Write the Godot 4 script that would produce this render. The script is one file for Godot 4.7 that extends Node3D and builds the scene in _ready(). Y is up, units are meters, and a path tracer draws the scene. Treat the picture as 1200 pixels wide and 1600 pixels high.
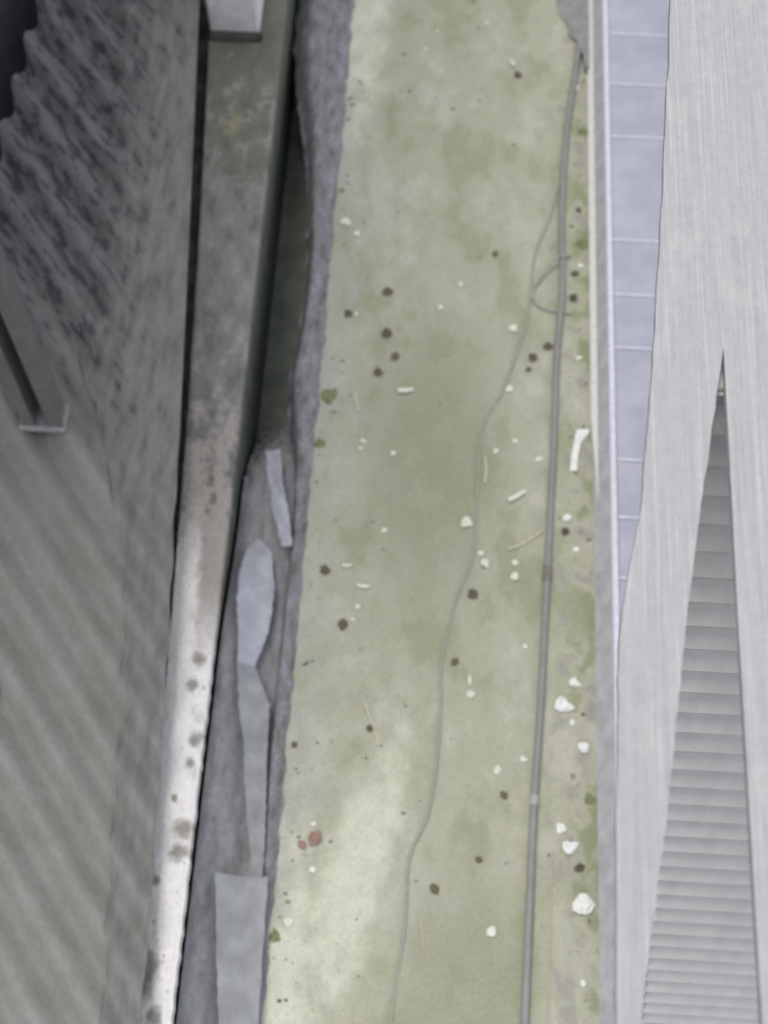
extends Node3D

const MOSSY := "mossy concrete lane"
var rng := RandomNumberGenerator.new()
var used := {}

func V(x: float, y: float) -> Vector2:
	return Vector2(x, y)

# ---------------------------------------------------------------- helpers
func numbered(called: String) -> String:
	if not used.has(called):
		used[called] = 0
		return called
	used[called] += 1
	return "%s_%03d" % [called, used[called]]

func tag(o: Node3D, label: String, category: String, group := "") -> Node3D:
	o.set_meta("label", label)
	if category:
		o.set_meta("category", category)
	if group:
		o.set_meta("group", group)
	return o

func structure(o: Node3D, label: String) -> Node3D:
	o.set_meta("kind", "structure")
	o.set_meta("label", label)
	return o

func thing(called: String, label: String, category: String, at := Vector3.ZERO, group := "") -> Node3D:
	var o := Node3D.new()
	o.name = numbered(called)
	add_child(o)
	o.position = at
	tag(o, label, category, group)
	return o

func put(called: String, mesh: Mesh, m: Material, parent: Node3D = null, at := Vector3.ZERO) -> MeshInstance3D:
	var o := MeshInstance3D.new()
	o.mesh = mesh
	o.material_override = m
	o.position = at
	if parent == null:
		o.name = numbered(called)
		add_child(o)
	else:
		o.name = called
		parent.add_child(o, true)
	return o

func noise(seed_value: int, freq: float, octaves := 4, kind := FastNoiseLite.TYPE_SIMPLEX_SMOOTH) -> FastNoiseLite:
	var n := FastNoiseLite.new()
	n.seed = seed_value
	n.noise_type = kind
	n.frequency = freq
	n.fractal_octaves = octaves
	n.fractal_gain = 0.55
	return n

# a texture over the rectangle x0..x1, z0..z1 (metres); the callable gives an sRGB colour at (x, z)
func painted(w: int, h: int, x0: float, x1: float, z0: float, z1: float, f: Callable) -> ImageTexture:
	var data := PackedByteArray()
	data.resize(w * h * 3)
	var at := 0
	for j in h:
		var z := lerpf(z0, z1, (j + 0.5) / h)
		for i in w:
			var c: Color = f.call(lerpf(x0, x1, (i + 0.5) / w), z)
			data[at] = clampi(int(c.r * 255.0), 0, 255)
			data[at + 1] = clampi(int(c.g * 255.0), 0, 255)
			data[at + 2] = clampi(int(c.b * 255.0), 0, 255)
			at += 3
	return ImageTexture.create_from_image(Image.create_from_data(w, h, false, Image.FORMAT_RGB8, data))

func rgb(r: float, g: float, b: float) -> Color:
	return Color(r / 255.0, g / 255.0, b / 255.0)

func plain(c: Color, rough := 0.9, metal := 0.0) -> StandardMaterial3D:
	var m := StandardMaterial3D.new()
	m.albedo_color = c
	m.roughness = rough
	m.metallic = metal
	m.metallic_specular = 0.35
	return m

# grain for small and hidden surfaces: noise between two tones, triplanar
func grainy(a: Color, b: Color, per_metre: float, rough := 0.9, seed_value := 3, bump := 0.3) -> StandardMaterial3D:
	var m := plain(Color.WHITE, rough)
	var t := NoiseTexture2D.new()
	t.width = 256
	t.height = 256
	t.seamless = true
	t.noise = noise(seed_value, 0.02, 5)
	var g := Gradient.new()
	g.set_color(0, a)
	g.set_color(1, b)
	g.set_offset(0, 0.25)
	g.set_offset(1, 0.75)
	t.color_ramp = g
	m.albedo_texture = t
	m.uv1_triplanar = true
	m.uv1_world_triplanar = true
	m.uv1_scale = Vector3.ONE * per_metre
	if bump > 0.0:
		relief(m, bump)
	return m

func relief(m: StandardMaterial3D, depth: float, tex: Texture2D = null) -> void:
	var t := tex
	if t == null:
		var n := NoiseTexture2D.new()
		n.width = 512
		n.height = 512
		n.seamless = true
		n.as_normal_map = true
		n.bump_strength = 6.0
		n.noise = noise(77, 0.06, 5)
		t = n
	m.normal_enabled = true
	m.normal_texture = t
	m.normal_scale = depth

func curve_at(pts: Array, z: float) -> float:   # x of a boundary (points ordered by z) at z
	if z <= pts[0].y:
		return pts[0].x
	for i in range(1, pts.size()):
		if z <= pts[i].y:
			return lerpf(pts[i - 1].x, pts[i].x, (z - pts[i - 1].y) / (pts[i].y - pts[i - 1].y))
	return pts[-1].x

# a slab whose top is a height field between two boundaries along z, with sides and an underside
func field(z0: float, z1: float, nz: int, nx: int, left: Callable, right: Callable, height: Callable, bottom: Callable, ur: Rect2) -> ArrayMesh:
	var v := PackedVector3Array()
	var uv := PackedVector2Array()
	var nrm := PackedVector3Array()
	var idx := PackedInt32Array()
	for j in nz + 1:
		var z := lerpf(z0, z1, float(j) / nz)
		var xl: float = left.call(z)
		var xr: float = right.call(z)
		for i in nx + 1:
			var x := lerpf(xl, xr, float(i) / nx)
			v.append(Vector3(x, height.call(x, z), z))
			uv.append(Vector2((x - ur.position.x) / ur.size.x, (z - ur.position.y) / ur.size.y))
	var wide := nx + 1
	for j in nz + 1:
		for i in wide:
			var dx := v[j * wide + mini(i + 1, nx)] - v[j * wide + maxi(i - 1, 0)]
			var dz := v[mini(j + 1, nz) * wide + i] - v[maxi(j - 1, 0) * wide + i]
			nrm.append(dz.cross(dx).normalized())
	for j in nz:
		for i in nx:
			var a := j * wide + i
			idx.append_array([a, a + 1, a + wide + 1, a, a + wide + 1, a + wide])
	# rim, walked clockwise as seen from above
	var rim := PackedInt32Array()
	for i in nx:
		rim.append(i)
	for j in nz:
		rim.append(j * wide + nx)
	for i in nx:
		rim.append(nz * wide + nx - i)
	for j in nz:
		rim.append((nz - j) * wide)
	var n := rim.size()
	for k in n:
		var a := v[rim[k]]
		var b := v[rim[(k + 1) % n]]
		var la := Vector3(a.x, bottom.call(a.x, a.z), a.z)
		var lb := Vector3(b.x, bottom.call(b.x, b.z), b.z)
		var out := Vector3(b.z - a.z, 0, a.x - b.x).normalized()
		var at := v.size()
		for p in [a, b, lb, la]:
			v.append(p)
			nrm.append(out)
			uv.append(Vector2((p.x - out.x * (a.y - p.y) * 0.3 - ur.position.x) / ur.size.x, (p.z - ur.position.y) / ur.size.y))
		idx.append_array([at, at + 2, at + 1, at, at + 3, at + 2])
	var under := v.size()
	for j in nz + 1:
		for i in wide:
			var p := v[j * wide + i]
			v.append(Vector3(p.x, bottom.call(p.x, p.z), p.z))
			uv.append(uv[j * wide + i])
			nrm.append(-nrm[j * wide + i])
	for j in nz:
		for i in nx:
			var a := under + j * wide + i
			idx.append_array([a, a + wide + 1, a + 1, a, a + wide, a + wide + 1])
	return commit(v, nrm, uv, idx)

func commit(v: PackedVector3Array, n: PackedVector3Array, uv: PackedVector2Array, idx: PackedInt32Array) -> ArrayMesh:
	var arr := []
	arr.resize(Mesh.ARRAY_MAX)
	arr[Mesh.ARRAY_VERTEX] = v
	arr[Mesh.ARRAY_NORMAL] = n
	arr[Mesh.ARRAY_TEX_UV] = uv
	arr[Mesh.ARRAY_INDEX] = idx
	var m := ArrayMesh.new()
	m.add_surface_from_arrays(Mesh.PRIMITIVE_TRIANGLES, arr)
	return m

# upright prism over an outline in x, z
func prism(outline: PackedVector2Array, y0: float, y1: float, ur := Rect2(0, 0, 1, 1)) -> ArrayMesh:
	var pts := outline
	if Geometry2D.is_polygon_clockwise(pts):
		pts.reverse()
	var st := SurfaceTool.new()
	st.begin(Mesh.PRIMITIVE_TRIANGLES)
	st.set_smooth_group(-1)
	var tri := Geometry2D.triangulate_polygon(pts)
	for top in [true, false]:
		for t in range(0, tri.size(), 3):
			var p := [pts[tri[t]], pts[tri[t + 1]], pts[tri[t + 2]]]
			var area: float = (p[1] - p[0]).cross(p[2] - p[0])
			if (area < 0.0) == top:
				p.reverse()
			for q in p:
				st.set_uv((q - ur.position) / ur.size)
				st.add_vertex(Vector3(q.x, y1 if top else y0, q.y))
	var centre := Vector2.ZERO
	var area2 := 0.0
	for i in pts.size():
		area2 += pts[i].cross(pts[(i + 1) % pts.size()])
	for i in pts.size():
		var a: Vector2 = pts[i]
		var b: Vector2 = pts[(i + 1) % pts.size()]
		if area2 < 0.0:
			var s := a
			a = b
			b = s
		for q in [[a, y1], [b, y0], [b, y1], [a, y1], [a, y0], [b, y0]]:
			var w: Vector2 = q[0]
			st.set_uv((w - ur.position) / ur.size + Vector2(0.0, (y1 - q[1]) * 0.05))
			st.add_vertex(Vector3(w.x, q[1], w.y))
	st.generate_normals()
	return st.commit()

# box with chamfered edges, centred on x and z, standing on y = 0
func block(w: float, h: float, d: float, c := 0.006) -> ArrayMesh:
	var st := SurfaceTool.new()
	st.begin(Mesh.PRIMITIVE_TRIANGLES)
	st.set_smooth_group(-1)
	var hs := Vector3(w, h, d) * 0.5
	var pts := PackedVector3Array()
	for sx in [-1.0, 1.0]:
		for sy in [-1.0, 1.0]:
			for sz in [-1.0, 1.0]:
				var s := Vector3(sx, sy, sz)
				for k in 3:
					var q := (hs - Vector3.ONE * c) * s
					q[k] = hs[k] * s[k]
					pts.append(q + Vector3(0, hs.y, 0))
	var shape := ConvexPolygonShape3D.new()
	shape.points = pts
	# faces by hand: 6 faces, 12 chamfers, 8 corners
	var mid := Vector3(0, hs.y, 0)
	var face := func(list: Array) -> void:
		var n: Vector3 = (list[1] - list[0]).cross(list[2] - list[0])
		var m := Vector3.ZERO
		for p in list:
			m += p
		m = m / list.size() - mid
		if n.dot(m) > 0.0:
			list.reverse()
		for t in range(1, list.size() - 1):
			st.add_vertex(list[0])
			st.add_vertex(list[t])
			st.add_vertex(list[t + 1])
	var at := func(sx: float, sy: float, sz: float, k: int) -> Vector3:
		var s := Vector3(sx, sy, sz)
		var q := (hs - Vector3.ONE * c) * s
		q[k] = hs[k] * s[k]
		return q + mid
	for k in 3:
		for s in [-1.0, 1.0]:
			var l := []
			for uvs in [[-1.0, -1.0], [1.0, -1.0], [1.0, 1.0], [-1.0, 1.0]]:
				var s3 := [0.0, 0.0, 0.0]
				s3[k] = s
				s3[(k + 1) % 3] = uvs[0]
				s3[(k + 2) % 3] = uvs[1]
				l.append(at.call(s3[0], s3[1], s3[2], k))
			face.call(l)
			for s2 in [-1.0, 1.0]:
				var a := [0.0, 0.0, 0.0]
				a[k] = s
				a[(k + 1) % 3] = s2
				var b := a.duplicate()
				a[(k + 2) % 3] = -1.0
				b[(k + 2) % 3] = 1.0
				face.call([at.call(a[0], a[1], a[2], k), at.call(b[0], b[1], b[2], k), at.call(b[0], b[1], b[2], (k + 1) % 3), at.call(a[0], a[1], a[2], (k + 1) % 3)])
	for sx in [-1.0, 1.0]:
		for sy in [-1.0, 1.0]:
			for sz in [-1.0, 1.0]:
				face.call([at.call(sx, sy, sz, 0), at.call(sx, sy, sz, 1), at.call(sx, sy, sz, 2)])
	st.generate_normals()
	return st.commit()

# tube along points, radius may vary; ends closed
func tube(path: Array, radii: Array, sides := 10, smooth := 6) -> ArrayMesh:
	var pts: Array[Vector3] = []
	var rad: Array[float] = []
	var n := path.size()
	for i in n - 1:
		for k in smooth:
			var t := float(k) / smooth
			var a: Vector3 = path[maxi(i - 1, 0)]
			var d: Vector3 = path[mini(i + 2, n - 1)]
			pts.append((path[i] as Vector3).cubic_interpolate(path[i + 1], a, d, t))
			rad.append(lerpf(radii[i % radii.size()], radii[(i + 1) % radii.size()], t))
	pts.append(path[n - 1])
	rad.append(radii[(n - 1) % radii.size()])
	var v := PackedVector3Array()
	var nr := PackedVector3Array()
	var uv := PackedVector2Array()
	var idx := PackedInt32Array()
	for i in pts.size():
		var dir := (pts[mini(i + 1, pts.size() - 1)] - pts[maxi(i - 1, 0)]).normalized()
		var side := dir.cross(Vector3.UP if absf(dir.y) < 0.9 else Vector3.RIGHT).normalized()
		var up := side.cross(dir)
		for k in sides + 1:
			var a := TAU * k / sides
			var o := side * cos(a) + up * sin(a)
			v.append(pts[i] + o * rad[i])
			nr.append(o)
			uv.append(Vector2(float(k) / sides, i * 0.2))
	for i in pts.size() - 1:
		for k in sides:
			var a := i * (sides + 1) + k
			idx.append_array([a, a + 1, a + sides + 1, a + 1, a + sides + 2, a + sides + 1])
	for e in [0, pts.size() - 1]:
		var c := v.size()
		v.append(pts[e])
		nr.append((pts[e] - pts[1 if e == 0 else e - 1]).normalized())
		uv.append(Vector2.ZERO)
		for k in sides:
			var a: int = e * (sides + 1) + k
			idx.append_array([c, a + 1, a] if e == 0 else [c, a, a + 1])
	return commit(v, nr, uv, idx)

# crumpled lump, about r in radius, lying on y = 0
func lump(seed_value: int, r: float, flat := 0.5, rough := 0.5) -> ArrayMesh:
	var st := SurfaceTool.new()
	st.begin(Mesh.PRIMITIVE_TRIANGLES)
	st.set_smooth_group(-1)
	var n := noise(seed_value, 1.1, 2)
	var at := func(i: int, j: int) -> Vector3:
		var th := PI * j / 6.0
		var ph := TAU * (i % 10) / 10.0
		var d := Vector3(sin(th) * cos(ph), cos(th), sin(th) * sin(ph))
		var k := 1.0 + rough * 1.6 * n.get_noise_3dv(d * 1.6 + Vector3(seed_value, 0, 0))
		var p := d * r * k
		p.y = maxf(p.y * flat + r * flat * 0.75, 0.0)
		return p
	for j in 6:
		for i in 10:
			var a: Vector3 = at.call(i, j)
			var b: Vector3 = at.call(i + 1, j)
			var c: Vector3 = at.call(i + 1, j + 1)
			var d: Vector3 = at.call(i, j + 1)
			if j > 0:
				for p in [a, b, c]:
					st.add_vertex(p)
			if j < 5:
				for p in [a, c, d]:
					st.add_vertex(p)
	st.generate_normals()
	return st.commit()

# curled leaf blade of the given length, with thickness
func leaf_mesh(seed_value: int, length: float) -> ArrayMesh:
	var r := RandomNumberGenerator.new()
	r.seed = seed_value
	var curl := r.randf_range(0.25, 0.6)
	var bend := r.randf_range(-0.25, 0.35)
	var wide := r.randf_range(0.30, 0.42)
	var left := func(z: float) -> float:
		return -length * wide * pow(maxf(sin(PI * clampf(z / length + 0.5, 0.02, 0.98)), 0.0), 0.75) * (1.0 + 0.15 * sin(z / length * 23.0 + seed_value))
	var right := func(z: float) -> float:
		return length * wide * pow(maxf(sin(PI * clampf(z / length + 0.5, 0.02, 0.98)), 0.0), 0.75) * (1.0 + 0.15 * sin(z / length * 19.0 + 2.0 * seed_value))
	var h := func(x: float, z: float) -> float:
		return 0.003 + curl * absf(x) * absf(x) / (length * 0.5) * 2.2 + bend * z * z / length * 0.9 + maxf(-bend, 0.0) * length * 0.26
	var b := func(x: float, z: float) -> float:
		return h.call(x, z) - 0.0018
	return field(-length * 0.5, length * 0.5, 8, 4, left, right, h, b, Rect2(0, 0, 1, 1))

# ---------------------------------------------------------------- shapes of the place
var low_noise := noise(11, 0.9, 3)
# mortar raked up against the parapet, near part only
func raked(x: float, z: float) -> float:
	return 0.15 * smoothstep(-0.64, -0.85, x) * smoothstep(-2.9, -2.1, z)

func lane_h(x: float, z: float) -> float:
	return 0.006 * low_noise.get_noise_2d(x * 2.0, z * 2.0)

func roof_h(x: float, z: float) -> float:
	return 0.56 + 0.10 * (-1.1 - x) - 0.13 * smoothstep(-3.4, -1.2, z)

func wave(x: float, z: float) -> float:
	return 0.030 * cos(TAU * (x * 0.8 - z * 0.6) / 0.177)

const KERB_LEFT := [[-0.86, -9.0], [-0.85, -5.95], [-0.815, -5.6], [-0.735, -5.2], [-0.70, -4.95], [-0.65, -4.4], [-0.655, -4.0], [-0.69, -3.62], [-0.66, -3.45], [-0.62, -3.2], [-0.60, -2.8], [-0.61, -2.0], [-0.60, -1.2], [-0.59, 1.4]]
const FLASH_RIGHT := [[-1.45, -9.0], [-1.288, -5.63], [-1.150, -3.98], [-1.068, -2.95], [-1.005, -2.05], [-0.966, -1.26], [-0.929, -0.56], [-0.86, 1.4]]
const FLASH_LEFT := [[-1.70, -9.0], [-1.64, -5.6], [-1.58, -4.34], [-1.54, -3.3], [-1.36, -2.85], [-1.215, -2.33], [-1.165, -1.77], [-1.11, -1.01], [-1.067, -0.55], [-0.99, 1.4]]
const JOINTS := [-8.9, -8.5, -8.1, -7.7, -7.3, -6.93, -6.57, -6.2, -6.03, -5.676, -5.325, -4.972, -4.318, -3.995, -3.693, -3.094, -2.804, -2.511, -2.22, -1.93, -1.64, -1.35, -1.06, -0.77, -0.48, -0.2, 0.1, 0.4, 0.7, 1.0, 1.4]

func line(a: Array) -> Array:
	var out := []
	for p in a:
		out.append(Vector2(p[0], p[1]))
	return out

func smoother(a: float, b: float, x: float) -> float:
	return smoothstep(a, b, x)

func _ready() -> void:
	rng.seed = 20
	# ------------------------------------------------ camera, sky, light, exposure
	var cam := Camera3D.new()
	cam.name = "camera"
	add_child(cam)
	cam.position = Vector3(0, 5.9, 0)
	cam.rotation_degrees = Vector3(-63.5, 3.26, 0)
	cam.fov = 40.0
	cam.near = 0.05
	cam.far = 900.0
	cam.current = true
	var optics := CameraAttributesPhysical.new()
	optics.frustum_focal_length = 32.97
	optics.frustum_focus_distance = 3.7
	optics.exposure_aperture = 1.35
	optics.frustum_near = 0.05
	optics.frustum_far = 900.0
	cam.attributes = optics
	var env := Environment.new()
	env.background_mode = Environment.BG_SKY
	var sky_mat := ProceduralSkyMaterial.new()
	sky_mat.sky_top_color = Color(0.80, 0.82, 0.86)
	sky_mat.sky_horizon_color = Color(0.84, 0.85, 0.87)
	sky_mat.ground_horizon_color = Color(0.55, 0.55, 0.55)
	sky_mat.ground_bottom_color = Color(0.35, 0.35, 0.34)
	sky_mat.sun_angle_max = 0.0
	var sky := Sky.new()
	sky.sky_material = sky_mat
	env.sky = sky
	env.tonemap_mode = Environment.TONE_MAPPER_LINEAR
	env.tonemap_exposure = 1.25
	env.sdfgi_enabled = true
	env.ssao_enabled = true
	env.ssil_enabled = true
	var we := WorldEnvironment.new()
	we.name = "environment"
	we.environment = env
	add_child(we)
	var sun := DirectionalLight3D.new()
	sun.name = "sun"
	sun.light_energy = 0.5
	sun.light_color = Color(1.0, 0.985, 0.96)
	sun.light_angular_distance = 25.0
	sun.shadow_enabled = true
	add_child(sun)
	sun.look_at_from_position(Vector3(-1.3, 5.0, -0.9), Vector3.ZERO)

	setting()
	left_side()
	right_side()
	small_things()

# ---------------------------------------------------------------- ground, lane, channel
func setting() -> void:
	var earth := grainy(Color(0.10, 0.10, 0.085), Color(0.17, 0.17, 0.14), 0.8, 1.0, 5)
	structure(put("ground", prism(PackedVector2Array([V(-300, -300), V(300, -300), V(300, 300), V(-300, 300)]), -1.6, -1.2), earth), "dark bare ground around and below the buildings")

	# lane: cement screed with algae, worn pale patches and dirt
	var big := noise(21, 1.3, 4)
	var mid := noise(22, 5.0, 4)
	var fine := noise(23, 28.0, 3)
	var grit := noise(24, 130.0, 2)
	var edge := noise(25, 3.0, 3)
	var lane_colour := func(x: float, z: float) -> Color:
		var b := big.get_noise_2d(x * 1.6 + 3.0, z)
		var m := mid.get_noise_2d(x * 1.3, z)
		var f := fine.get_noise_2d(x, z)
		var g := grit.get_noise_2d(x, z)
		var c := rgb(173, 173, 154)
		c = c.lerp(rgb(150, 153, 127), smoother(0.02, 0.5, b + 0.5 * m) * 0.75)         # algae
		c = c.lerp(rgb(181, 180, 168), smoother(0.05, 0.55, -b + 0.45 * m) * 0.8)        # bare cement
		# pale bare margin along the kerb and the worn patch by the near end
		var wob := edge.get_noise_2d(x * 2.0, z) * 0.22
		c = c.lerp(rgb(176, 174, 168), smoother(-0.30, -0.46, x + wob * 0.8) * (0.55 + 0.45 * mid.get_noise_2d(7.0, z * 0.5)))
		var w1 := 1.0 - Vector2((x + 0.22 - (z + 1.2) * -0.25) / 0.17, (z + 1.25) / 0.62).length()
		var w2 := 1.0 - Vector2((x + 0.44) / 0.12, (z + 0.7) / 0.75).length()
		var w3 := 1.0 - Vector2((x + 0.45) / 0.16, (z + 6.0) / 0.7).length()
		c = c.lerp(rgb(207, 209, 191), smoother(-0.45, 0.75, maxf(maxf(w1, w2), w3) + wob * 1.4 + 0.35 * m) * 0.85)
		# algae grown thicker in two damp stretches
		var a1 := 1.0 - Vector2((x - 0.05) / 0.38, (z + 3.2) / 0.95).length()
		var a2 := 1.0 - Vector2((x - 0.28) / 0.34, (z + 0.8) / 0.55).length()
		c = c.lerp(rgb(149, 151, 129), smoother(-0.25, 0.7, maxf(a1, a2) + 0.9 * wob + 0.35 * m) * 0.8)
		# green drift along the wall foot
		c = c.lerp(rgb(140, 143, 114), smoother(0.70, 0.82, x + 0.25 * wob + 0.10 * m) * smoother(-0.1, 0.4, b + m * 0.8) * 0.85)
		c = c.lerp(rgb(160, 158, 150), smoother(0.55, 0.75, x - 0.1 * m) * smoother(0.1, 0.5, -m) * 0.8)
		c = c.lerp(rgb(120, 118, 100), smoother(0.34, 0.62, f) * 0.35)
		c = c.lerp(rgb(205, 204, 192), smoother(0.42, 0.7, -f + 0.25 * g) * 0.4)
		var k := 1.0 + 0.07 * f + 0.085 * g + 0.05 * m
		return Color(c.r * k, c.g * k, c.b * k)
	var lane_mat := plain(Color.WHITE, 0.92)
	lane_mat.albedo_texture = painted(480, 1600, -0.55, 0.85, -7.4, 0.2, lane_colour)
	lane_mat.texture_repeat = false
	relief(lane_mat, 0.35)
	lane_mat.normal_texture = null
	lane_mat.normal_enabled = false
	var lane := field(-9.0, 1.4, 260, 34, func(_z): return -0.526 + 0.014 * low_noise.get_noise_1d(_z * 6.0), func(_z): return 0.826, lane_h, func(_x, _z): return -1.2, Rect2(-0.55, -7.4, 1.40, 7.6))
	structure(put("lane", lane, lane_mat), "narrow green-stained cement lane between parapet and clad ledge")

	var silt := grainy(rgb(118, 123, 114), rgb(136, 141, 130), 1.2, 1.0, 6, 0.5)
	structure(put("channel_floor", prism(PackedVector2Array([V(-0.90, -9), V(-0.50, -9), V(-0.50, -3.5), V(-0.90, -3.5)]), -1.2, -0.50), silt), "dark damp floor of the open channel")
	# rough mortar kerb beside the lane
	var kl := line(KERB_LEFT)
	var rag := noise(31, 6.0, 4)
	var crust := noise(32, 14.0, 4)
	var kerb_h := func(x: float, z: float) -> float:
		var t := clampf((x - curve_at(kl, z)) / maxf(-0.525 - curve_at(kl, z), 0.02), 0.0, 1.0)
		var crown := 0.030 * sin(PI * clampf(t, 0.0, 1.0)) + 0.008
		return crown + 0.009 * crust.get_noise_2d(x * 1.5, z) + 0.003 * rag.get_noise_2d(x * 9.0, z * 9.0) - 0.10 * smoother(0.3, 0.0, t)
	var kn := noise(33, 9.0, 4)
	var kerb_colour := func(x: float, z: float) -> Color:
		var n := kn.get_noise_2d(x * 1.8, z * 0.7)
		var f := fine.get_noise_2d(x * 2.0, z * 1.2)
		var c := rgb(132, 132, 135)
		c = c.lerp(rgb(150, 150, 158), smoother(0.05, 0.6, n + 0.3 * f))
		c = c.lerp(rgb(104, 104, 106), smoother(0.1, 0.6, -n + 0.35 * f))
		var k := 1.0 + 0.10 * f + 0.07 * grit.get_noise_2d(x, z)
		return Color(c.r * k, c.g * k, c.b * k)
	var kerb_mat := plain(Color.WHITE, 0.88)
	kerb_mat.albedo_texture = painted(100, 1200, -0.95, -0.45, -7.4, 0.2, kerb_colour)
	var kerb := field(-9.0, 1.4, 520, 18, func(z): return curve_at(kl, z) + 0.018 * rag.get_noise_1d(z), func(z): return -0.522 + 0.014 * low_noise.get_noise_1d(z * 6.0) + 0.010 * rag.get_noise_1d(z * 1.7 + 40.0), kerb_h, func(_x, _z): return -1.2, Rect2(-0.95, -7.4, 0.5, 7.6))
	structure(put("kerb", kerb, kerb_mat), "rough dark mortar kerb along the lane")

	# mortar filling the near part of the channel, ending ragged at the open hole
	var fill_mat := plain(Color.WHITE, 0.9)
	var fill_colour := func(x: float, z: float) -> Color:
		var n := mid.get_noise_2d(x * 3.0 + 9.0, z * 0.8)
		var f := fine.get_noise_2d(x, z + 5.0)
		var c := rgb(150, 150, 152).lerp(rgb(162, 161, 165), smoother(0.0, 0.5, n)).lerp(rgb(136, 136, 138), smoother(0.05, 0.5, -n))
		var k := 1.0 + 0.08 * f + 0.05 * grit.get_noise_2d(x, z)
		return Color(c.r * k, c.g * k, c.b * k)
	fill_mat.albedo_texture = painted(90, 640, -0.95, -0.45, -4.6, 0.2, fill_colour)
	var fill_h := func(x: float, z: float) -> float:
		return -0.045 + raked(x, z) + 0.010 * crust.get_noise_2d(x, z * 0.6) - 0.60 * smoother(-3.02, -3.95, z + 0.35 * (x + 0.75) + 0.06 * crust.get_noise_2d(x * 2.0, z))
	var fill := field(-4.6, 1.4, 320, 14, func(_z): return -0.846, func(z): return curve_at(kl, z) + 0.03, fill_h, func(_x, _z): return -1.2, Rect2(-0.95, -4.6, 0.5, 4.8))
	structure(put("channel_fill", fill, fill_mat), "grey mortar filling the channel beside the parapet")

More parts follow.
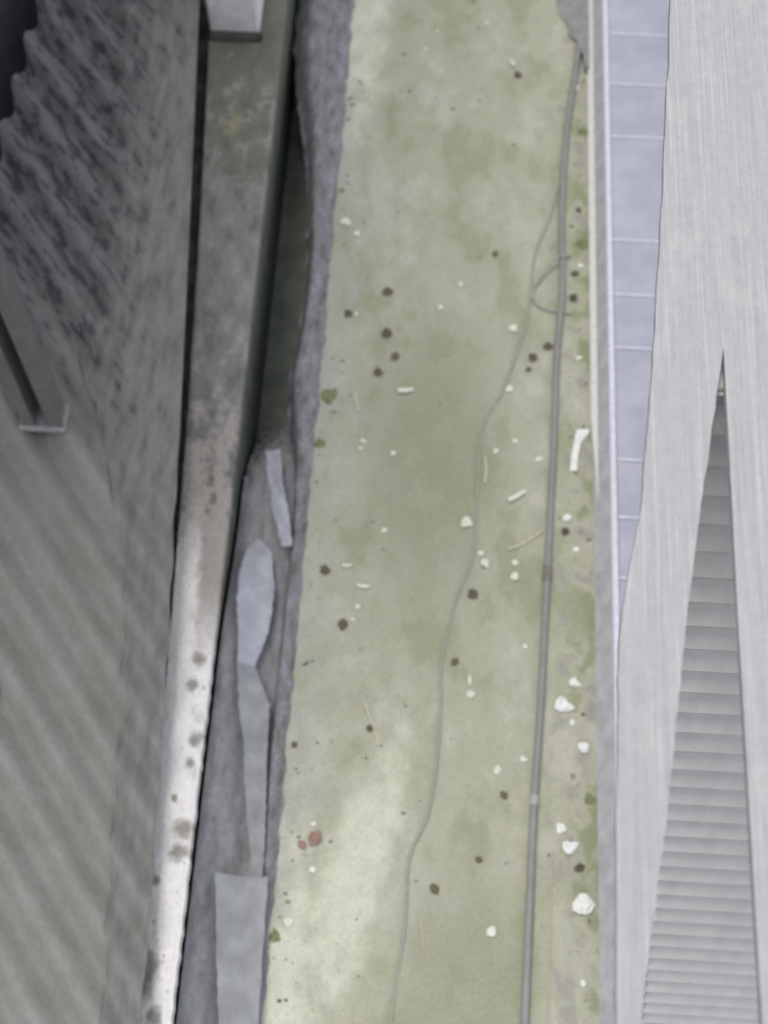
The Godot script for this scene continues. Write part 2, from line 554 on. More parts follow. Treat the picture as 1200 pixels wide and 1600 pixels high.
# ---------------------------------------------------------------- parapet, shed roof, post
func left_side() -> void:
	var mid := noise(42, 4.0, 4)
	var fine := noise(43, 22.0, 4)
	var grit := noise(44, 120.0, 2)
	# parapet
	var wall := thing("parapet_wall", "low concrete parapet with coping, half whitewashed, beside the channel", "parapet", Vector3(0, -1.2, 0))
	var wall_mat := grainy(rgb(78, 78, 74), rgb(112, 110, 106), 1.1, 0.95, 8, 0.5)
	var damp := grainy(rgb(96, 101, 92), rgb(116, 121, 110), 1.3, 0.95, 9, 0.5)
	put("wall", prism(PackedVector2Array([V(-1.33, -9), V(-0.872, -9), V(-0.862, 1.4), V(-0.90, 1.4), V(-1.02, -0.6), V(-1.10, -3.0), V(-1.20, -4.6)]), 0.0, 1.42), damp, wall)
	put("footing", prism(PackedVector2Array([V(-1.655, -9), V(-0.95, -9), V(-0.93, 1.4), V(-1.655, 1.4)]), 0.0, 1.40), wall_mat, wall)
	var cl := line([[-1.47, -9.0], [-1.273, -5.84], [-1.145, -4.13], [-1.079, -3.06], [-1.035, -2.13], [-0.997, -1.31], [-0.962, -0.58], [-0.90, 1.4]])
	var spots := [[-0.916, -1.934, 0.026], [-0.874, -1.70, 0.03], [-0.885, -1.60, 0.022], [-0.883, -1.328, 0.038], [-0.887, -1.235, 0.036], [-0.955, -0.79, 0.06], [-0.972, -0.72, 0.05], [-0.905, -0.61, 0.034], [-0.90, -2.05, 0.03], [-0.93, -1.45, 0.015], [-0.96, -1.12, 0.018]]
	var coping_colour := func(x: float, z: float) -> Color:
		var m := mid.get_noise_2d(x * 2.0, z)
		var f := fine.get_noise_2d(x, z)
		var g := grit.get_noise_2d(x, z)
		var c := rgb(134, 132, 129).lerp(rgb(150, 147, 143), smoother(0.0, 0.6, m)).lerp(rgb(112, 113, 109), smoother(0.0, 0.6, -m))
		# moss and lichen, plus shade painted into the tone towards the pier
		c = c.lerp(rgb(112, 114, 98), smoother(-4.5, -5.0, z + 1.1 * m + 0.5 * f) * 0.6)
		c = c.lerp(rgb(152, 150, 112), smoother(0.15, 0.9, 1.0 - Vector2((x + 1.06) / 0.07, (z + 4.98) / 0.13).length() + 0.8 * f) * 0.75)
		c = c.lerp(rgb(166, 159, 154), smoother(-3.4, -2.8, z + 1.1 * m + 0.5 * f) * 0.85)  # warm grey, also painted lighter towards the better lit near end
		# whitewash with its ragged end
		var front := -2.72 + 0.42 * smoother(-0.975, -0.925, x + 0.03 * m) + 0.06 * m + 0.03 * f
		var white := smoother(front - 0.15, front + 0.35, z + 0.06 * f)
		white *= 1.0 - 0.35 * smoother(0.25, 0.65, -m + 0.4 * f)
		c = c.lerp(rgb(232, 229, 227), white)
		for s in spots:
			var d: float = Vector2(x - s[0], (z - s[1]) * 0.85).length() / s[2]
			c = c.lerp(rgb(132, 128, 122), smoother(1.35, 0.35, d + 0.4 * f) * 0.8)
		c = c.lerp(rgb(96, 94, 88), smoother(0.42, 0.7, f + 0.2 * g) * 0.5)
		var k := 1.0 + 0.06 * f + 0.05 * g
		return Color(c.r * k, c.g * k, c.b * k)
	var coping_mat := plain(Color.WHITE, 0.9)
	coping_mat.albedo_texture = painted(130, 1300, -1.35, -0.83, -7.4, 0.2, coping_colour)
	var coping_h := func(x: float, z: float) -> float:
		return 1.50 + 0.004 * mid.get_noise_2d(x * 2.0, z * 2.0) + 0.002 * fine.get_noise_2d(x, z) - 0.012 * smoother(-0.87, -0.845, x) - (0.075 if z > -5.605 and z < -5.545 and x < -0.98 else 0.0)
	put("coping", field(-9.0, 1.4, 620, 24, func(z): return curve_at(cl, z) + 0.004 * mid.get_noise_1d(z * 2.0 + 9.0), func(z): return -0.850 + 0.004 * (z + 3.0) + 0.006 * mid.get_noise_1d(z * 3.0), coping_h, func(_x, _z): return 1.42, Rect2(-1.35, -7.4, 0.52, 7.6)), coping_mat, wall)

	# pier on the coping
	var pier := thing("cement_pier", "square pale cement pier standing on the far coping", "pier", Vector3(-1.118, 0.300, -5.76))
	var pale := grainy(rgb(226, 221, 221), rgb(242, 238, 238), 2.0, 0.9, 12, 0.3)
	put("base", block(0.19, 0.012, 0.24, 0.003), wall_mat, pier)
	put("shaft", block(0.27, 0.9, 0.33, 0.012), pale, pier, Vector3(0, 0.012, 0))

	# shed with its corrugated cement roof
	var shed := thing("low_shed", "low shed with dirty grey corrugated cement roof behind the parapet", "shed", Vector3(0, -1.2, 0))
	put("wall", prism(PackedVector2Array([V(-2.02, -9), V(-1.66, -9), V(-1.66, 1.4), V(-1.9, 1.4)]), 0.0, 1.70), wall_mat, shed)
	var dirt := noise(51, 3.2, 5)
	var roof_colour := func(x: float, z: float) -> Color:
		# along the corrugations (t) and across (s)
		var s := x * 0.8 - z * 0.6
		var t := x * 0.6 + z * 0.8
		var d := dirt.get_noise_2d(s * 6.0, t * 1.4)
		var m := mid.get_noise_2d(s * 1.5, t * 0.8)
		var f := fine.get_noise_2d(s * 2.2, t)
		var g := grit.get_noise_2d(x, z)
		var valley := 0.5 - 0.5 * cos(TAU * s / 0.177)
		var c := rgb(139, 139, 134).lerp(rgb(132, 133, 125), smoother(-0.2, 0.6, m))
		c = c.lerp(rgb(147, 144, 142), smoother(0.0, 0.6, -m) * 0.7)
		# soot and lichen crust on the far part, thickest in the valleys
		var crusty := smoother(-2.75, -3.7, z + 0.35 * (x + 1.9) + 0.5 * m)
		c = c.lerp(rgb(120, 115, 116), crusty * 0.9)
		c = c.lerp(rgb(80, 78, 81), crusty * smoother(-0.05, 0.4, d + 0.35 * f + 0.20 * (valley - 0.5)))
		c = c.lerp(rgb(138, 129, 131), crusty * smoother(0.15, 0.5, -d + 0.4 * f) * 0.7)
		var k := 1.0 + 0.06 * f + 0.05 * g
		return Color(c.r * k, c.g * k, c.b * k)
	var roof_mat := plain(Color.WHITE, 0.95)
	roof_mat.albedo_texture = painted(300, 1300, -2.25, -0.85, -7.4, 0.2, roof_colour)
	var fl := line(FLASH_LEFT)
	var fr := line(FLASH_RIGHT)
	var rl := func(z: float) -> float:
		return -2.09 + 0.055 * (z + 4.7) * -1.0 * 0.6 + 0.014 * cos(TAU * (-2.09 * 0.8 - z * 0.6) / 0.177) * -1.0
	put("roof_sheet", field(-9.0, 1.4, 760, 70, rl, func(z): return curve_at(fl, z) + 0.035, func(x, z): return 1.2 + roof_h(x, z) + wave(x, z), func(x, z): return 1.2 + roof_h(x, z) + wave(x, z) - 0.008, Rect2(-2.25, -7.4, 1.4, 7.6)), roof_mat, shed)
	# flashing that covers the sheet ends and laps over the coping
	var flash_colour := func(x: float, z: float) -> Color:
		var m := mid.get_noise_2d(x * 4.0, z * 0.8 + 20.0)
		var f := fine.get_noise_2d(x * 2.0, z * 0.7)
		var c := rgb(128, 126, 124).lerp(rgb(136, 132, 131), smoother(0.0, 0.5, m)).lerp(rgb(114, 115, 110), smoother(0.0, 0.6, -m))
		var ss := x * 0.8 - z * 0.6
		var tt := x * 0.6 + z * 0.8
		var d := dirt.get_noise_2d(ss * 6.0, tt * 1.4)
		var crust := smoother(0.34, -0.05, x - curve_at(fl, z) + 0.30 * m) * smoother(-2.75, -3.5, z + 0.4 * m)
		c = c.lerp(rgb(112, 107, 108), crust * 0.7)
		c = c.lerp(rgb(74, 72, 75), crust * smoother(-0.05, 0.4, d + 0.3 * f) * 0.85)
		var k := 1.0 + 0.06 * f + 0.04 * grit.get_noise_2d(x, z)
		return Color(c.r * k, c.g * k, c.b * k)
	var flash_mat := plain(Color.WHITE, 0.8)
	flash_mat.albedo_texture = painted(160, 900, -1.80, -0.80, -7.4, 0.2, flash_colour)
	var flash_h := func(x: float, z: float) -> float:
		var t := clampf((x - curve_at(fl, z)) / (curve_at(fr, z) - curve_at(fl, z)), 0.0, 1.0)
		var flat := 1.2 + lerpf(roof_h(curve_at(fl, z), z) + 0.034, 0.515 - 0.13 * smoother(-3.4, -1.2, z), t) + 0.004 * mid.get_noise_2d(x, z) + 0.5 * wave(x, z) * (1.0 - t) * 0.55
		var lapped := 1.2 + roof_h(x, z) + 0.013 + wave(x, z)
		return lerpf(flat, lapped, maxf(smoother(-3.2, -2.5, z), smoother(0.55, 0.0, t)))
	put("flashing", field(-9.0, 1.4, 620, 18, func(z): return curve_at(fl, z), func(z): return curve_at(fr, z), flash_h, func(x, z): return flash_h.call(x, z) - 0.006, Rect2(-1.8, -7.4, 1.0, 7.6)), flash_mat, shed)

	# channel-section post on the roof
	var post := thing("steel_post", "grey steel channel post standing upright on the corrugated roof", "post", Vector3(-1.64, roof_h(-1.64, -2.97) + 0.022, -2.99))
	var steel := grainy(rgb(114, 114, 112), rgb(124, 123, 122), 1.0, 0.7, 15, 0.2)
	put("base_plate", block(0.20, 0.03, 0.13, 0.004), grainy(rgb(150, 146, 146), rgb(170, 165, 165), 4.0, 0.8, 16), post)
	put("web", block(0.16, 2.6, 0.012, 0.002), steel, post, Vector3(0, 0.03, -0.055))
	for s in [-1.0, 1.0]:
		put("flange", block(0.052, 2.6, 0.10, 0.004), steel, post, Vector3(0.056 * s, 0.03, 0.002))
		put("bolt", block(0.018, 0.014, 0.018, 0.004), steel, post, Vector3(0.085 * s, 0.03, 0.045))

	# dark neighbouring building beyond the shed, unseen height added to shade the far roof
	var nb := thing("shading_building", "tall dark-walled building beyond the far edge of the corrugated roof, unseen height added to shade it", "building", Vector3(0, -1.2, 0))
	var black := grainy(rgb(120, 121, 126), rgb(140, 141, 146), 1.0, 0.85, 18, 0.3)
	put("wall", prism(PackedVector2Array([V(-7, -12), V(-2.42, -12), V(-2.42, -3.3), V(-7, -3.3)]), 0.0, 8.3), black, nb)
	put("cornice", prism(PackedVector2Array([V(-7.1, -12.1), V(-2.34, -12.1), V(-2.34, -3.22), V(-7.1, -3.22)]), 8.3, 8.48), black, nb)

# ---------------------------------------------------------------- clad ledge, slatted wall, canopy
func right_side() -> void:
	var ledge := thing("clad_ledge", "long low ledge clad in lilac grey metal panels beside the lane", "ledge", Vector3(0, -1.2, 0))
	var render_mat := grainy(rgb(160, 158, 160), rgb(182, 180, 184), 1.6, 0.9, 61, 0.35)
	put("wall", prism(PackedVector2Array([V(0.90, -9), V(3.4, -9), V(3.4, 1.4), V(0.90, 1.4)]), 0.0, 1.306), render_mat, ledge)
	var sk_noise := noise(63, 5.0, 3)
	var face_mat := grainy(rgb(174, 172, 176), rgb(196, 194, 198), 1.6, 0.85, 66, 0.3)
	put("plinth", field(-9.0, 1.4, 260, 5, func(_z): return 0.816, func(_z): return 0.899, func(x, z): return 1.2 + 0.108 * clampf((x - 0.816) / 0.075, 0.0, 1.0) + 0.004 * sk_noise.get_noise_2d(x * 9.0, z * 2.0), func(_x, _z): return 1.15, Rect2(0, 0, 1, 1)), face_mat, ledge)
	var skirting := grainy(rgb(214, 213, 210), rgb(228, 227, 224), 3.0, 0.9, 62, 0.3)
	put("skirting", field(-9.0, -3.0, 260, 5, func(z): return 0.803 + 0.028 * smoother(-3.55, -3.0, z) + 0.003 * sk_noise.get_noise_1d(z * 4.0), func(_z): return 0.834, func(x, z): return 1.225 + 0.55 * (x - 0.803) + 0.006 * sk_noise.get_noise_1d(z * 3.0) - 0.02 * smoother(-3.5, -3.0, z), func(_x, _z): return 1.19, Rect2(0, 0, 1, 1)), skirting, ledge)
	var lilac := grainy(rgb(170, 170, 184), rgb(182, 182, 195), 0.7, 0.55, 64, 0.08)
	var white := grainy(rgb(208, 207, 220), rgb(224, 223, 234), 3.0, 0.5, 65, 0.1)
	for i in JOINTS.size() - 1:
		var z0: float = JOINTS[i] * 1.036
		var z1: float = JOINTS[i + 1] * 1.036
		put("panel", block(2.49, 0.028, z1 - z0 - 0.016, 0.004), lilac, ledge, Vector3(2.152, 1.308, (z0 + z1) * 0.5))
		put("seam", block(2.49, 0.034, 0.014, 0.003), white, ledge, Vector3(2.152, 1.308, z1))
	put("edge_trim", block(0.030, 0.050, 10.38, 0.006), white, ledge, Vector3(0.889, 1.294, -3.8))

	# slatted wall that leans, each slat lapped over the one below
	var p0 := Vector3(0, 3.36, -1.588)
	var step := Vector3(0, -0.0933, 0.0250)
	var out := Vector3(0, 0.259, 0.966)
	var sw := thing("slatted_wall", "leaning wall of lapped grey horizontal slats below the canopy", "slatted wall", Vector3(1.25, 0.346, -0.75))
	var slat_mat := grainy(rgb(204, 200, 197), rgb(214, 210, 207), 2.0, 0.75, 71, 0.15)
	var st := SurfaceTool.new()
	st.begin(Mesh.PRIMITIVE_TRIANGLES)
	st.set_smooth_group(-1)
	var a := Vector3.ZERO
	var b := step * 1.06 + out * 0.023
	var ring := [a + out * 0.012, step * 0.50 + out * 0.002, step * 0.62 + out * 0.005, b + out * 0.003, b + out * 0.001 - Vector3(0, 0.004, 0), b - out * 0.007, a - out * 0.005]
	var hw := 0.36
	for k in ring.size():
		var q: Vector3 = ring[k]
		var r: Vector3 = ring[(k + 1) % ring.size()]
		for p in [Vector3(-hw, 0, 0) + q, Vector3(hw, 0, 0) + q, Vector3(hw, 0, 0) + r, Vector3(-hw, 0, 0) + q, Vector3(hw, 0, 0) + r, Vector3(-hw, 0, 0) + r]:
			st.add_vertex(p)
	for s in [-1.0, 1.0]:
		for k in range(1, ring.size() - 1):
			var list := [ring[0], ring[k], ring[k + 1]]
			if s > 0.0:
				list.reverse()
			for p in list:
				st.add_vertex(p + Vector3(hw * s, 0, 0))
	st.generate_normals()
	var slat := st.commit()
	for k in range(0, 34):
		put("slat", slat, slat_mat, sw, p0 + step * k + Vector3(-0.31 + 0.0112 * k, 0, 0) - Vector3(0, 0.346, -0.75))
	put("cap", block(0.72, 0.02, 0.15, 0.004), slat_mat, sw, Vector3(-0.31, 3.352 - 0.346, -1.663 + 0.75))
	for s in [-1.0, 1.0]:
		var x: float = 0.30 * s
		put("batten", tube([p0 + Vector3(x - 0.31, 0.0, 0) - out * 0.035 - Vector3(0, 0.346, -0.75), p0 + step * 33.5 + Vector3(x + 0.048, 0, 0) - out * 0.035 - Vector3(0, 0.346, -0.75)], [0.025], 4, 1), slat_mat, sw)

	# concrete canopy that forks round the slatted wall
	var canopy := thing("concrete_canopy", "weathered pale grey concrete canopy with a wedge opening above the ledge", "canopy", Vector3(0, -1.2, 0))
	var left_pts := line([[0.60, -9.0], [0.60, -4.2], [0.555, -2.80], [0.551, -2.756], [0.519, -2.266], [0.494, -1.902], [0.462, -1.511], [0.437, -1.273], [0.415, -1.160], [0.391, -0.999], [0.380, -0.631], [0.373, -0.307], [0.345, 1.2]])
	var open_pts := line([[0.622, -1.675], [0.558, -1.295], [0.516, -1.019], [0.474, -0.695], [0.439, -0.468], [0.413, -0.309], [0.385, 1.2]])
	var en := noise(81, 7.0, 4)
	var outline := PackedVector2Array()
	var z := -9.0
	while z < 1.2:
		outline.append(V(curve_at(left_pts, z) + 0.003 * en.get_noise_1d(z), z))
		z += 0.025
	outline.append(V(curve_at(left_pts, 1.2), 1.2))
	z = 1.2
	while z > -1.66:
		outline.append(V(curve_at(open_pts, z) + 0.003 * en.get_noise_1d(z * 1.4 + 90.0), z))
		z -= 0.025
	outline.append(V(0.6225, -1.675))
	outline.append(V(0.619, -1.1))
	outline.append(V(0.617, 1.2))
	outline.append(V(1.04, 1.2))
	outline.append(V(1.04, -1.9))
	outline.append(V(1.30, -2.2))
	outline.append(V(1.30, -9.0))
	var streak := noise(82, 1.0, 4)
	var streak2 := noise(83, 1.0, 3)
	var blotch := noise(84, 3.0, 4)
	var sand := noise(85, 160.0, 2)
	var canopy_colour := func(x: float, zz: float) -> Color:
		var s := streak.get_noise_2d(x * 75.0, zz * 1.1)
		var s2 := streak2.get_noise_2d(x * 190.0, zz * 2.5)
		var bl := blotch.get_noise_2d(x * 2.0, zz)
		var c := rgb(173, 172, 175)
		c = c.lerp(rgb(168, 167, 169), smoother(0.0, 0.6, -s + 0.5 * bl))
		c = c.lerp(rgb(184, 182, 184), smoother(0.08, 0.6, s + 0.3 * s2))
		c = c.lerp(rgb(183, 182, 182), smoother(0.2, 0.5, bl) * 0.6)
		c = c.lerp(rgb(160, 158, 161), smoother(0.40, 0.62, -s2 + 0.2 * s) * 0.3)
		var k := 1.0 + 0.045 * s2 + 0.05 * sand.get_noise_2d(x, zz) + 0.03 * blotch.get_noise_2d(x * 9.0, zz * 9.0)
		return Color(c.r * k, c.g * k, c.b * k)
	var canopy_mat := plain(Color.WHITE, 0.9)
	canopy_mat.albedo_texture = painted(360, 900, 0.30, 1.0, -3.3, 0.2, canopy_colour)
	put("slab", prism(outline, 4.578, 4.60, Rect2(0.30, -3.3, 0.70, 3.5)), canopy_mat, canopy)
	var col_mat := render_mat
	for q in [[1.20, -3.2], [1.20, -7.0]]:
		put("column", block(0.16, 3.2425, 0.16, 0.01), col_mat, canopy, Vector3(q[0], 1.336, q[1]))
	put("column", block(0.10, 3.2425, 0.10, 0.01), col_mat, canopy, Vector3(0.87 + 0.10, 1.336, 1.08))

# ---------------------------------------------------------------- pipe, cable, litter, moss, torn felt
func on_lane(x: float, z: float, lift := 0.0) -> Vector3:
	return Vector3(x, lane_h(x, z) + lift, z)

func path_on_lane(pts: Array, lift: float) -> Array:
	var out := []
	for p in pts:
		out.append(on_lane(p.x, p.y, lift))
	return out

func small_things() -> void:
	# drain pipe and cable
	var pipe := thing("drain_pipe", "long grey plastic pipe lying along the mossy lane", "pipe")
	var pipe_mat := grainy(rgb(138, 138, 136), rgb(148, 148, 146), 1.5, 0.6, 91, 0.1)
	var pp := [V(0.80, -7.2), V(0.758, -5.955), V(0.690, -5.299), V(0.662, -4.734), V(0.664, -4.246), V(0.637, -3.822), V(0.623, -3.314), V(0.596, -2.643), V(0.571, -2.029), V(0.547, -1.602), V(0.533, -1.200), V(0.518, -0.701), V(0.49, 0.6)]
	put("tube", tube(path_on_lane(pp, 0.017), [0.017], 12, 8), pipe_mat, pipe)
	var coupler := grainy(rgb(120, 116, 108), rgb(140, 136, 128), 5.0, 0.7, 92, 0.1)
	put("coupler", tube([on_lane(0.5985, -2.69, 0.018), on_lane(0.5945, -2.62, 0.018)], [0.021], 12, 1), coupler, pipe)
	put("coupler", tube([on_lane(0.548, -1.62, 0.018), on_lane(0.5455, -1.58, 0.018)], [0.020], 12, 1), grainy(rgb(168, 168, 166), rgb(184, 184, 182), 5.0, 0.7, 93, 0.1), pipe)
	var cable_mat := grainy(rgb(158, 159, 150), rgb(170, 171, 160), 4.0, 0.7, 94, 0.1)
	var cp := [V(0.655, -4.95), V(0.605, -4.72), V(0.525, -4.442), V(0.493, -4.083), V(0.388, -3.663), V(0.276, -3.368), V(0.262, -2.788), V(0.191, -2.527), V(0.132, -2.214), V(0.135, -1.948), V(0.107, -1.55), V(0.031, -1.33), V(0.024, -1.043), V(-0.013, -0.671), V(-0.08, 0.3)]
	tag(put("thin_cable", tube(path_on_lane(cp, 0.0060), [0.0060], 8, 10), cable_mat), "thin grey cable wandering down the middle of the lane", "cable")
	var lp := [V(0.71, -4.46), V(0.62, -4.40), V(0.53, -4.26), V(0.52, -4.18), V(0.58, -4.12), V(0.72, -4.10)]
	var lifts := [0.008, 0.052, 0.012, 0.008, 0.008, 0.010]
	var loop := []
	for i in lp.size():
		loop.append(on_lane(lp[i].x, lp[i].y, lifts[i]))
	tag(put("cable_loop", tube(loop, [0.006], 8, 8), cable_mat), "short loop of thin grey cable hooked over the pipe", "cable")

	# cement fillet at the far foot of the ledge
	var gn := noise(95, 5.0, 3)
	var grey := grainy(rgb(138, 138, 137), rgb(158, 157, 156), 2.0, 0.9, 96, 0.5)
	tag(put("cement_patch", field(-7.4, -5.72, 60, 10, func(zz): return lerpf(0.63, 0.785, smoother(-6.3, -5.72, zz)) + 0.015 * gn.get_noise_1d(zz * 3.0), func(_z): return 0.807, func(x, zz): return 0.006 + 0.045 * smoother(0.64, 0.81, x) + 0.008 * gn.get_noise_2d(x * 3.0, zz * 3.0), func(_x, _z): return -0.02, Rect2(0, 0, 1, 1)), grey), "smooth grey cement patch against the skirting of the ledge", "cement patch")

	# torn roofing felt over the channel
	var felt := grainy(rgb(164, 165, 176), rgb(184, 185, 196), 1.6, 0.75, 97, 0.4)
	var felt2 := grainy(rgb(142, 144, 148), rgb(160, 162, 166), 1.3, 0.75, 98, 0.4)
	var fnoise := noise(99, 4.0, 3)
	var felt_h := func(x: float, zz: float) -> float:
		return -0.005 + raked(x, zz) + 0.055 * smoother(-0.80, -0.56, x) + 0.014 * fnoise.get_noise_2d(x * 2.0, zz * 1.5)
	var under := func(x: float, zz: float) -> float:
		return felt_h.call(x, zz) - 0.007
	var sheets := [
		["torn lilac grey felt sheet with a rounded end, draped in the channel", felt, [[-0.745, -2.76], [-0.79, -2.70], [-0.807, -2.58], [-0.797, -2.40], [-0.772, -2.25], [-0.762, -2.10]], [[-0.735, -2.76], [-0.67, -2.69], [-0.64, -2.5], [-0.645, -2.3], [-0.70, -2.10]]],
		["long narrow strip of torn grey felt in the channel", felt2, [[-0.765, -2.12], [-0.735, -1.9], [-0.71, -1.8], [-0.66, -1.45], [-0.62, -1.25], [-0.60, -1.12]], [[-0.69, -2.12], [-0.61, -1.95], [-0.60, -1.75], [-0.575, -1.4], [-0.565, -1.12]]],
		["wide pale grey felt sheet with a straight cut end in the channel", felt2, [[-0.757, -1.205], [-0.735, -1.0], [-0.69, -0.64], [-0.66, 0.2]], [[-0.545, -1.215], [-0.54, -1.0], [-0.530, -0.65], [-0.53, 0.2]]],
		["small slanting scrap of pale felt against the kerb", felt, [[-0.745, -3.21], [-0.72, -3.05], [-0.68, -2.88], [-0.62, -2.70]], [[-0.675, -3.20], [-0.645, -3.02], [-0.60, -2.85], [-0.575, -2.70]]],
	]
	var lift := 0.0
	for s in sheets:
		var l := line(s[2])
		var r := line(s[3])
		var up := lift
		tag(put("felt_sheet", field(l[0].y, l[-1].y, 40, 8, func(zz): return curve_at(l, zz) + 0.006 * fnoise.get_noise_1d(zz * 6.0), func(zz): return curve_at(r, zz) + 0.006 * fnoise.get_noise_1d(zz * 6.0 + 50.0), func(x, zz): return felt_h.call(x, zz) + up, func(x, zz): return under.call(x, zz) + up, Rect2(0, 0, 1, 1)), s[1]), s[0], "roofing felt")
		lift += 0.011

	litter()

func scatter(called: String, list: Array, meshes: Array, m: Material, labels: Variant, category: String, group: String) -> void:
	var n := 0
	for e in list:
		var label: String = labels[n] if labels is Array else labels
		n += 1
		var k := rng.randi_range(0, meshes.size() - 1)
		var o := put(called, meshes[k], m, null, on_lane(e[0], e[1], 0.0005))
		o.rotation.y = rng.randf_range(0, TAU)
		var s: float = e[2]
		o.scale = Vector3(s, s, s)
		tag(o, label, category, group)

func litter() -> void:
	var leaves := []
	var lumps := []
	for i in 5:
		leaves.append(leaf_mesh(100 + i, 1.0))
		lumps.append(lump(200 + i, 1.0, 0.45, 0.55))
	# unit meshes: leaf thickness scales with the leaf
	var brown := grainy(rgb(96, 90, 72), rgb(118, 110, 90), 9.0, 0.8, 101, 0.2)
	var olive := grainy(rgb(80, 80, 62), rgb(104, 102, 82), 9.0, 0.8, 102, 0.2)
	var russet := grainy(rgb(144, 118, 108), rgb(166, 140, 130), 9.0, 0.8, 103, 0.2)
	var paper := grainy(rgb(216, 218, 202), rgb(234, 235, 222), 6.0, 0.85, 104, 0.15)
	var plastic := grainy(rgb(226, 226, 222), rgb(240, 240, 238), 6.0, 0.45, 105, 0.1)
	scatter("dry_leaf", [[-0.22, -4.18, 0.062], [-0.41, -4.04, 0.048], [-0.21, -3.93, 0.058], [-0.16, -3.80, 0.058], [-0.24, -3.70, 0.05], [0.32, -4.45, 0.045], [0.26, -2.54, 0.055], [-0.32, -2.36, 0.06], [0.19, -2.21, 0.045], [-0.42, -2.62, 0.05], [0.42, -1.62, 0.045], [0.14, -1.21, 0.052], [0.32, -1.34, 0.036], [-0.49, -1.79, 0.032], [0.42, -5.68, 0.05], [-0.17, -1.88, 0.036]], leaves, brown, [
		"dark leaf of the leaf cluster farthest from the stubby white roll",
		"dark leaf near the kerb with a tiny white speck beside it, opposite the open channel",
		"dark leaf in the middle of the leaf cluster",
		"dark leaf of the cluster lying closest to the thin cable",
		"dark leaf of the cluster lying closest to the stubby white roll",
		"lone dark leaf on open lane across from the cable loop",
		"round dark leaf touching the thin cable beyond the paired paper scraps",
		"dark leaf with a white speck, past the two level paper rolls",
		"dark leaf close to the thin cable beside the thin paper roll",
		"dark leaf at the end of the short white roll by the kerb",
		"dark leaf midway between cable and pipe below two paper scraps",
		"dark leaf beside the thin cable across from the pale worn patch",
		"faint small leaf midway between the thin cable and the pipe",
		"tiny dark leaf tucked against the mortar kerb",
		"dark leaf next to the farthest white paper roll",
		"small brown leaf caught under the long slanting straw"], "leaf", "dark leaves on the open lane")
	scatter("dry_leaf", [[0.595, -3.90, 0.055], [0.52, -3.83, 0.054], [0.50, -3.76, 0.036]], leaves, brown, ["brown leaf touching the pipe, first of a row of three",
		"brown leaf in the middle of the row of three beside the pipe",
		"smallest brown leaf of the row of three, farthest from the pipe"], "leaf", "brown leaves beside the pipe")
	scatter("dry_leaf", [[0.74, -1.33, 0.05], [0.72, -4.20, 0.05], [0.73, -4.35, 0.05], [0.68, -2.88, 0.045], [0.75, -4.76, 0.04]], leaves, olive, ["dark olive leaf between the largest white scrap and two smaller ones",
		"dark olive leaf at the ledge by the end of the cable loop",
		"dark olive leaf at the ledge by the start of the cable loop",
		"dark olive leaf touching a white scrap close behind the pipe",
		"small dark olive leaf at the foot of the pale skirting"], "leaf", "leaves behind the pipe")
	scatter("dry_leaf", [[-0.37, -1.39, 0.075]], leaves, russet, "larger reddish brown leaf on the pale worn patch of lane", "leaf", "")
	scatter("dry_leaf", [[-0.42, -1.36, 0.05]], leaves, russet, "smaller reddish brown leaf beside the larger red one", "leaf", "")
	scatter("paper_scrap", [[0.15, -4.25, 0.013], [0.05, -4.10, 0.015], [0.42, -4.00, 0.019], [0.405, -3.64, 0.019], [-0.29, -3.31, 0.011], [-0.30, -3.27, 0.009], [-0.14, -3.25, 0.013], [0.35, -3.29, 0.013], [0.29, -2.75, 0.013], [0.31, -2.70, 0.017], [0.45, -2.71, 0.013], [0.45, -2.64, 0.017], [0.50, -2.30, 0.011], [0.26, -2.06, 0.017], [0.39, -1.73, 0.017], [0.50, -1.78, 0.013], [-0.45, -1.04, 0.017], [-0.37, -1.26, 0.013], [-0.38, -1.45, 0.011], [0.38, -1.05, 0.019], [-0.28, -2.39, 0.009], [-0.37, -4.04, 0.009], [0.56, -3.26, 0.015], [0.44, -3.35, 0.011], [-0.04, -5.98, 0.009], [-0.10, -5.84, 0.011], [0.24, -6.06, 0.011], [-0.16, -2.84, 0.013], [-0.26, -2.45, 0.011]], lumps, paper, "tiny crumpled white paper scrap on the open mossy lane", "paper scrap", "white paper scraps on the open lane")
	scatter("plastic_scrap", [[0.72, -2.14, 0.02], [0.76, -1.85, 0.022], [0.66, -1.49, 0.02], [0.70, -1.41, 0.026], [0.75, -0.87, 0.013], [0.69, -2.95, 0.019], [0.76, -4.40, 0.013], [0.75, -3.84, 0.011], [0.74, -5.60, 0.015], [0.71, -1.96, 0.011], [0.73, -2.79, 0.013]], lumps, plastic, "small white plastic scrap between the pipe and the clad ledge", "plastic scrap", "white scraps behind the pipe")
	scatter("plastic_scrap", [[0.75, -1.18, 0.040]], lumps, plastic, "largest bright white crumpled plastic scrap at the foot of the ledge", "plastic scrap", "")
	scatter("plastic_scrap", [[0.67, -2.03, 0.032]], lumps, plastic, "second largest white plastic scrap, beside the pipe on greyer cement", "plastic scrap", "")
	scatter("paper_scrap", [[-0.465, -4.61, 0.022]], lumps, paper, "white paper scrap touching the mortar kerb across from the open hole", "paper scrap", "")
	scatter("paper_scrap", [[-0.40, -4.54, 0.016]], lumps, paper, "smaller flat paper scrap next to the one touching the kerb", "paper scrap", "")
	scatter("paper_scrap", [[0.22, -2.90, 0.024]], lumps, paper, "large white paper scrap lying against the thin cable", "paper scrap", "")

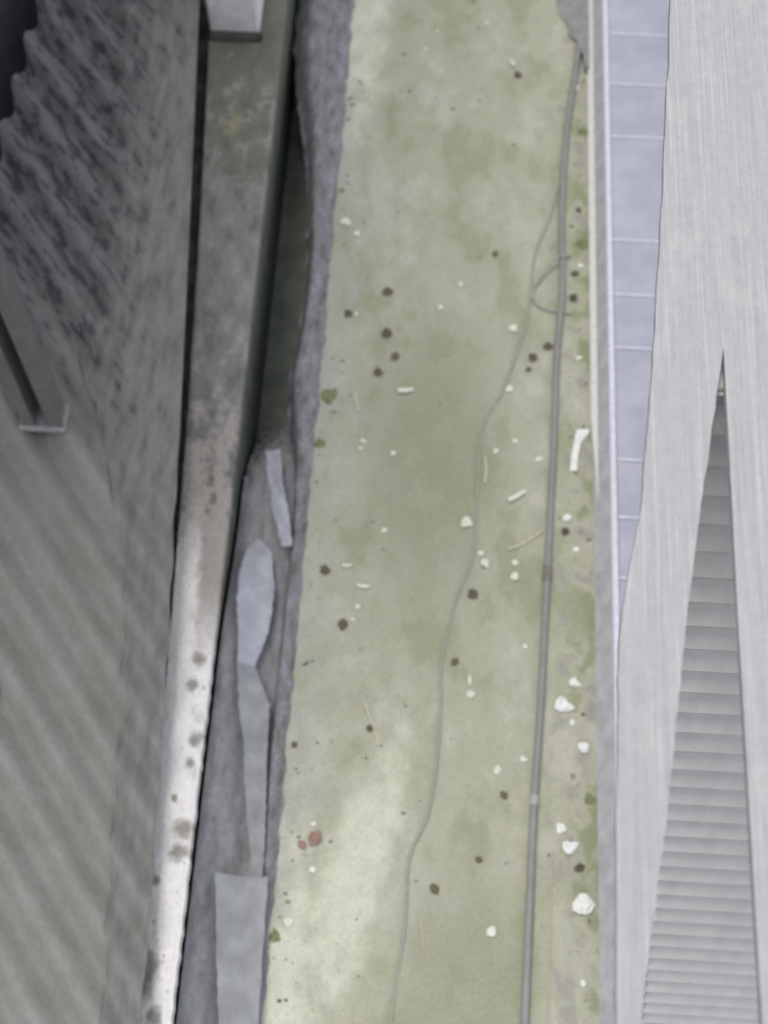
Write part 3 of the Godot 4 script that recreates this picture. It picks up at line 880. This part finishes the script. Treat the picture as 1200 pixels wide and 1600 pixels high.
	# rolled bits of paper
	var rolls := [[-0.10, -3.60, 0.075, 0.013, -8, "stubby white roll of paper below the cluster of dark leaves"], [0.45, -3.05, 0.096, 0.013, -35, "long slanting white paper roll between cable and pipe"], [-0.32, -2.65, 0.042, 0.009, -5, "short white paper roll beside a dark leaf by the kerb"], [-0.24, -2.55, 0.057, 0.010, 5, "white paper roll lying level near the short roll by kerb"], [0.39, -5.76, 0.045, 0.010, 70, "white paper roll beside the farthest dark leaf"], [0.26, -2.125, 0.042, 0.008, 85, "thin upright-lying paper roll next to a paper scrap"]]
	for r in rolls:
		var t := deg_to_rad(r[4])
		var d: Vector3 = Vector3(cos(t), 0, sin(t)) * r[2] * 0.5
		var s: Vector3 = d.cross(Vector3.UP).normalized() * 0.002
		var o := put("paper_roll", tube([-d + Vector3(0, r[3], 0), s + Vector3(0, r[3] * 0.9, 0), d + Vector3(0, r[3], 0)], [r[3] * 0.9, r[3], r[3] * 0.75], 8, 3), paper, null, on_lane(r[0], r[1], 0.0))
		tag(o, r[5], "paper roll")
	# twigs, straws and a strip of plastic
	var straw := grainy(rgb(196, 194, 172), rgb(212, 210, 190), 8.0, 0.9, 106, 0.1)
	var tan_straw := grainy(rgb(182, 176, 158), rgb(194, 188, 172), 8.0, 0.9, 107, 0.1)
	var twigs := [
		[[V(0.419, -2.777), V(0.478, -2.803), V(0.537, -2.846), V(0.570, -2.875)], 0.007, straw, "curved pale twig reaching towards the pipe"],
		[[V(0.300, -3.110), V(0.305, -3.179), V(0.297, -3.259)], 0.007, straw, "short pale twig lying beside the thin cable"],
		[[V(-0.348, -3.580), V(-0.334, -3.515), V(-0.319, -3.472)], 0.006, straw, "short pale twig near the kerb by a moss tuft"],
		[[V(-0.198, -1.995), V(-0.175, -1.937), V(-0.150, -1.875), V(-0.125, -1.805)], 0.006, straw, "long slanting pale straw on the open lane"],
		[[V(0.086, -1.073), V(0.102, -0.998), V(0.103, -0.910)], 0.005, tan_straw, "tan straw lying close beside the thin cable"],
		[[V(0.622, -1.391), V(0.618, -1.078), V(0.610, -0.707), V(0.60, -0.3)], 0.0045, tan_straw, "long straight tan cane lying beside the pipe"],
	]
	for t in twigs:
		tag(put("twig", tube(path_on_lane(t[0], t[1] * 0.9), [t[1], t[1] * 0.8, t[1] * 0.6], 7, 5), t[2]), t[3], "twig")
	var sl := line([[0.735, -3.43], [0.722, -3.36], [0.708, -3.28], [0.702, -3.20]])
	tag(put("plastic_strip", field(-3.43, -3.20, 16, 5, func(zz): return curve_at(sl, zz), func(zz): return curve_at(sl, zz) + 0.033 + 0.03 * smoother(-3.35, -3.42, zz), func(x, zz): return lane_h(x, zz) + 0.012 + 0.006 * sin(zz * 60.0 + x * 40.0), func(x, zz): return lane_h(x, zz) + 0.009 + 0.006 * sin(zz * 60.0 + x * 40.0), Rect2(0, 0, 1, 1)), plastic), "white strip of torn plastic beside the pipe near the ledge", "plastic strip")

	# fine grit and crumbs, thicker along both edges
	var mm := MultiMesh.new()
	mm.transform_format = MultiMesh.TRANSFORM_3D
	mm.use_colors = true
	mm.mesh = lump(400, 1.0, 0.6, 0.6)
	mm.instance_count = 420
	for i in 420:
		var x := rng.randf_range(-0.50, 0.79)
		if i % 3 == 0:
			x = 0.79 - absf(rng.randfn(0.0, 0.07))
		elif i % 3 == 1:
			x = -0.50 + absf(rng.randfn(0.0, 0.06))
		x = clampf(x, -0.505, 0.795)
		var zz := rng.randf_range(-6.6, -0.3)
		var size := 0.002 + 0.0045 * pow(rng.randf(), 2.0)
		mm.set_instance_transform(i, Transform3D(Basis(Vector3.UP, rng.randf() * TAU).scaled(Vector3(size * rng.randf_range(0.7, 1.8), size, size)), on_lane(x, zz)))
		var tone := rng.randf_range(0.2, 0.55) if rng.randf() < 0.75 else rng.randf_range(0.10, 0.18)
		mm.set_instance_color(i, Color(tone, tone * 0.98, tone * 0.88))
	var crumbs := MultiMeshInstance3D.new()
	crumbs.name = "grit"
	crumbs.multimesh = mm
	var crumb_mat := plain(Color.WHITE, 0.95)
	crumb_mat.vertex_color_use_as_albedo = true
	crumbs.material_override = crumb_mat
	add_child(crumbs)
	crumbs.set_meta("kind", "stuff")
	tag(crumbs, "fine grit and crumbs strewn along the lane edges", "grit")

	# moss tufts
	var moss := grainy(rgb(116, 121, 88), rgb(146, 149, 112), 12.0, 1.0, 108, 0.8)
	var tufts := []
	for i in 3:
		tufts.append(lump(300 + i, 1.0, 0.16, 0.9))
	scatter("moss_tuft", [[-0.475, -3.55, 0.034], [-0.50, -3.29, 0.022], [-0.50, -0.98, 0.020], [-0.50, -4.82, 0.014]], tufts, moss, ["largest green moss tuft against the kerb, beside a pale twig", "smaller moss tuft against the kerb next to the largest tuft", "moss tuft against the kerb beside the pale worn patch", "tiny moss tuft against the kerb opposite the open channel"], "moss", "moss along the kerb")
	scatter("moss_tuft", [[0.775, -5.30, 0.022], [0.77, -4.55, 0.026], [0.785, -1.62, 0.020]], tufts, moss, ["low moss tuft at the skirting near the cement patch", "low moss tuft at the skirting beside the cable loop", "low moss tuft at the ledge foot between white scraps"], "moss", "moss along the ledge")
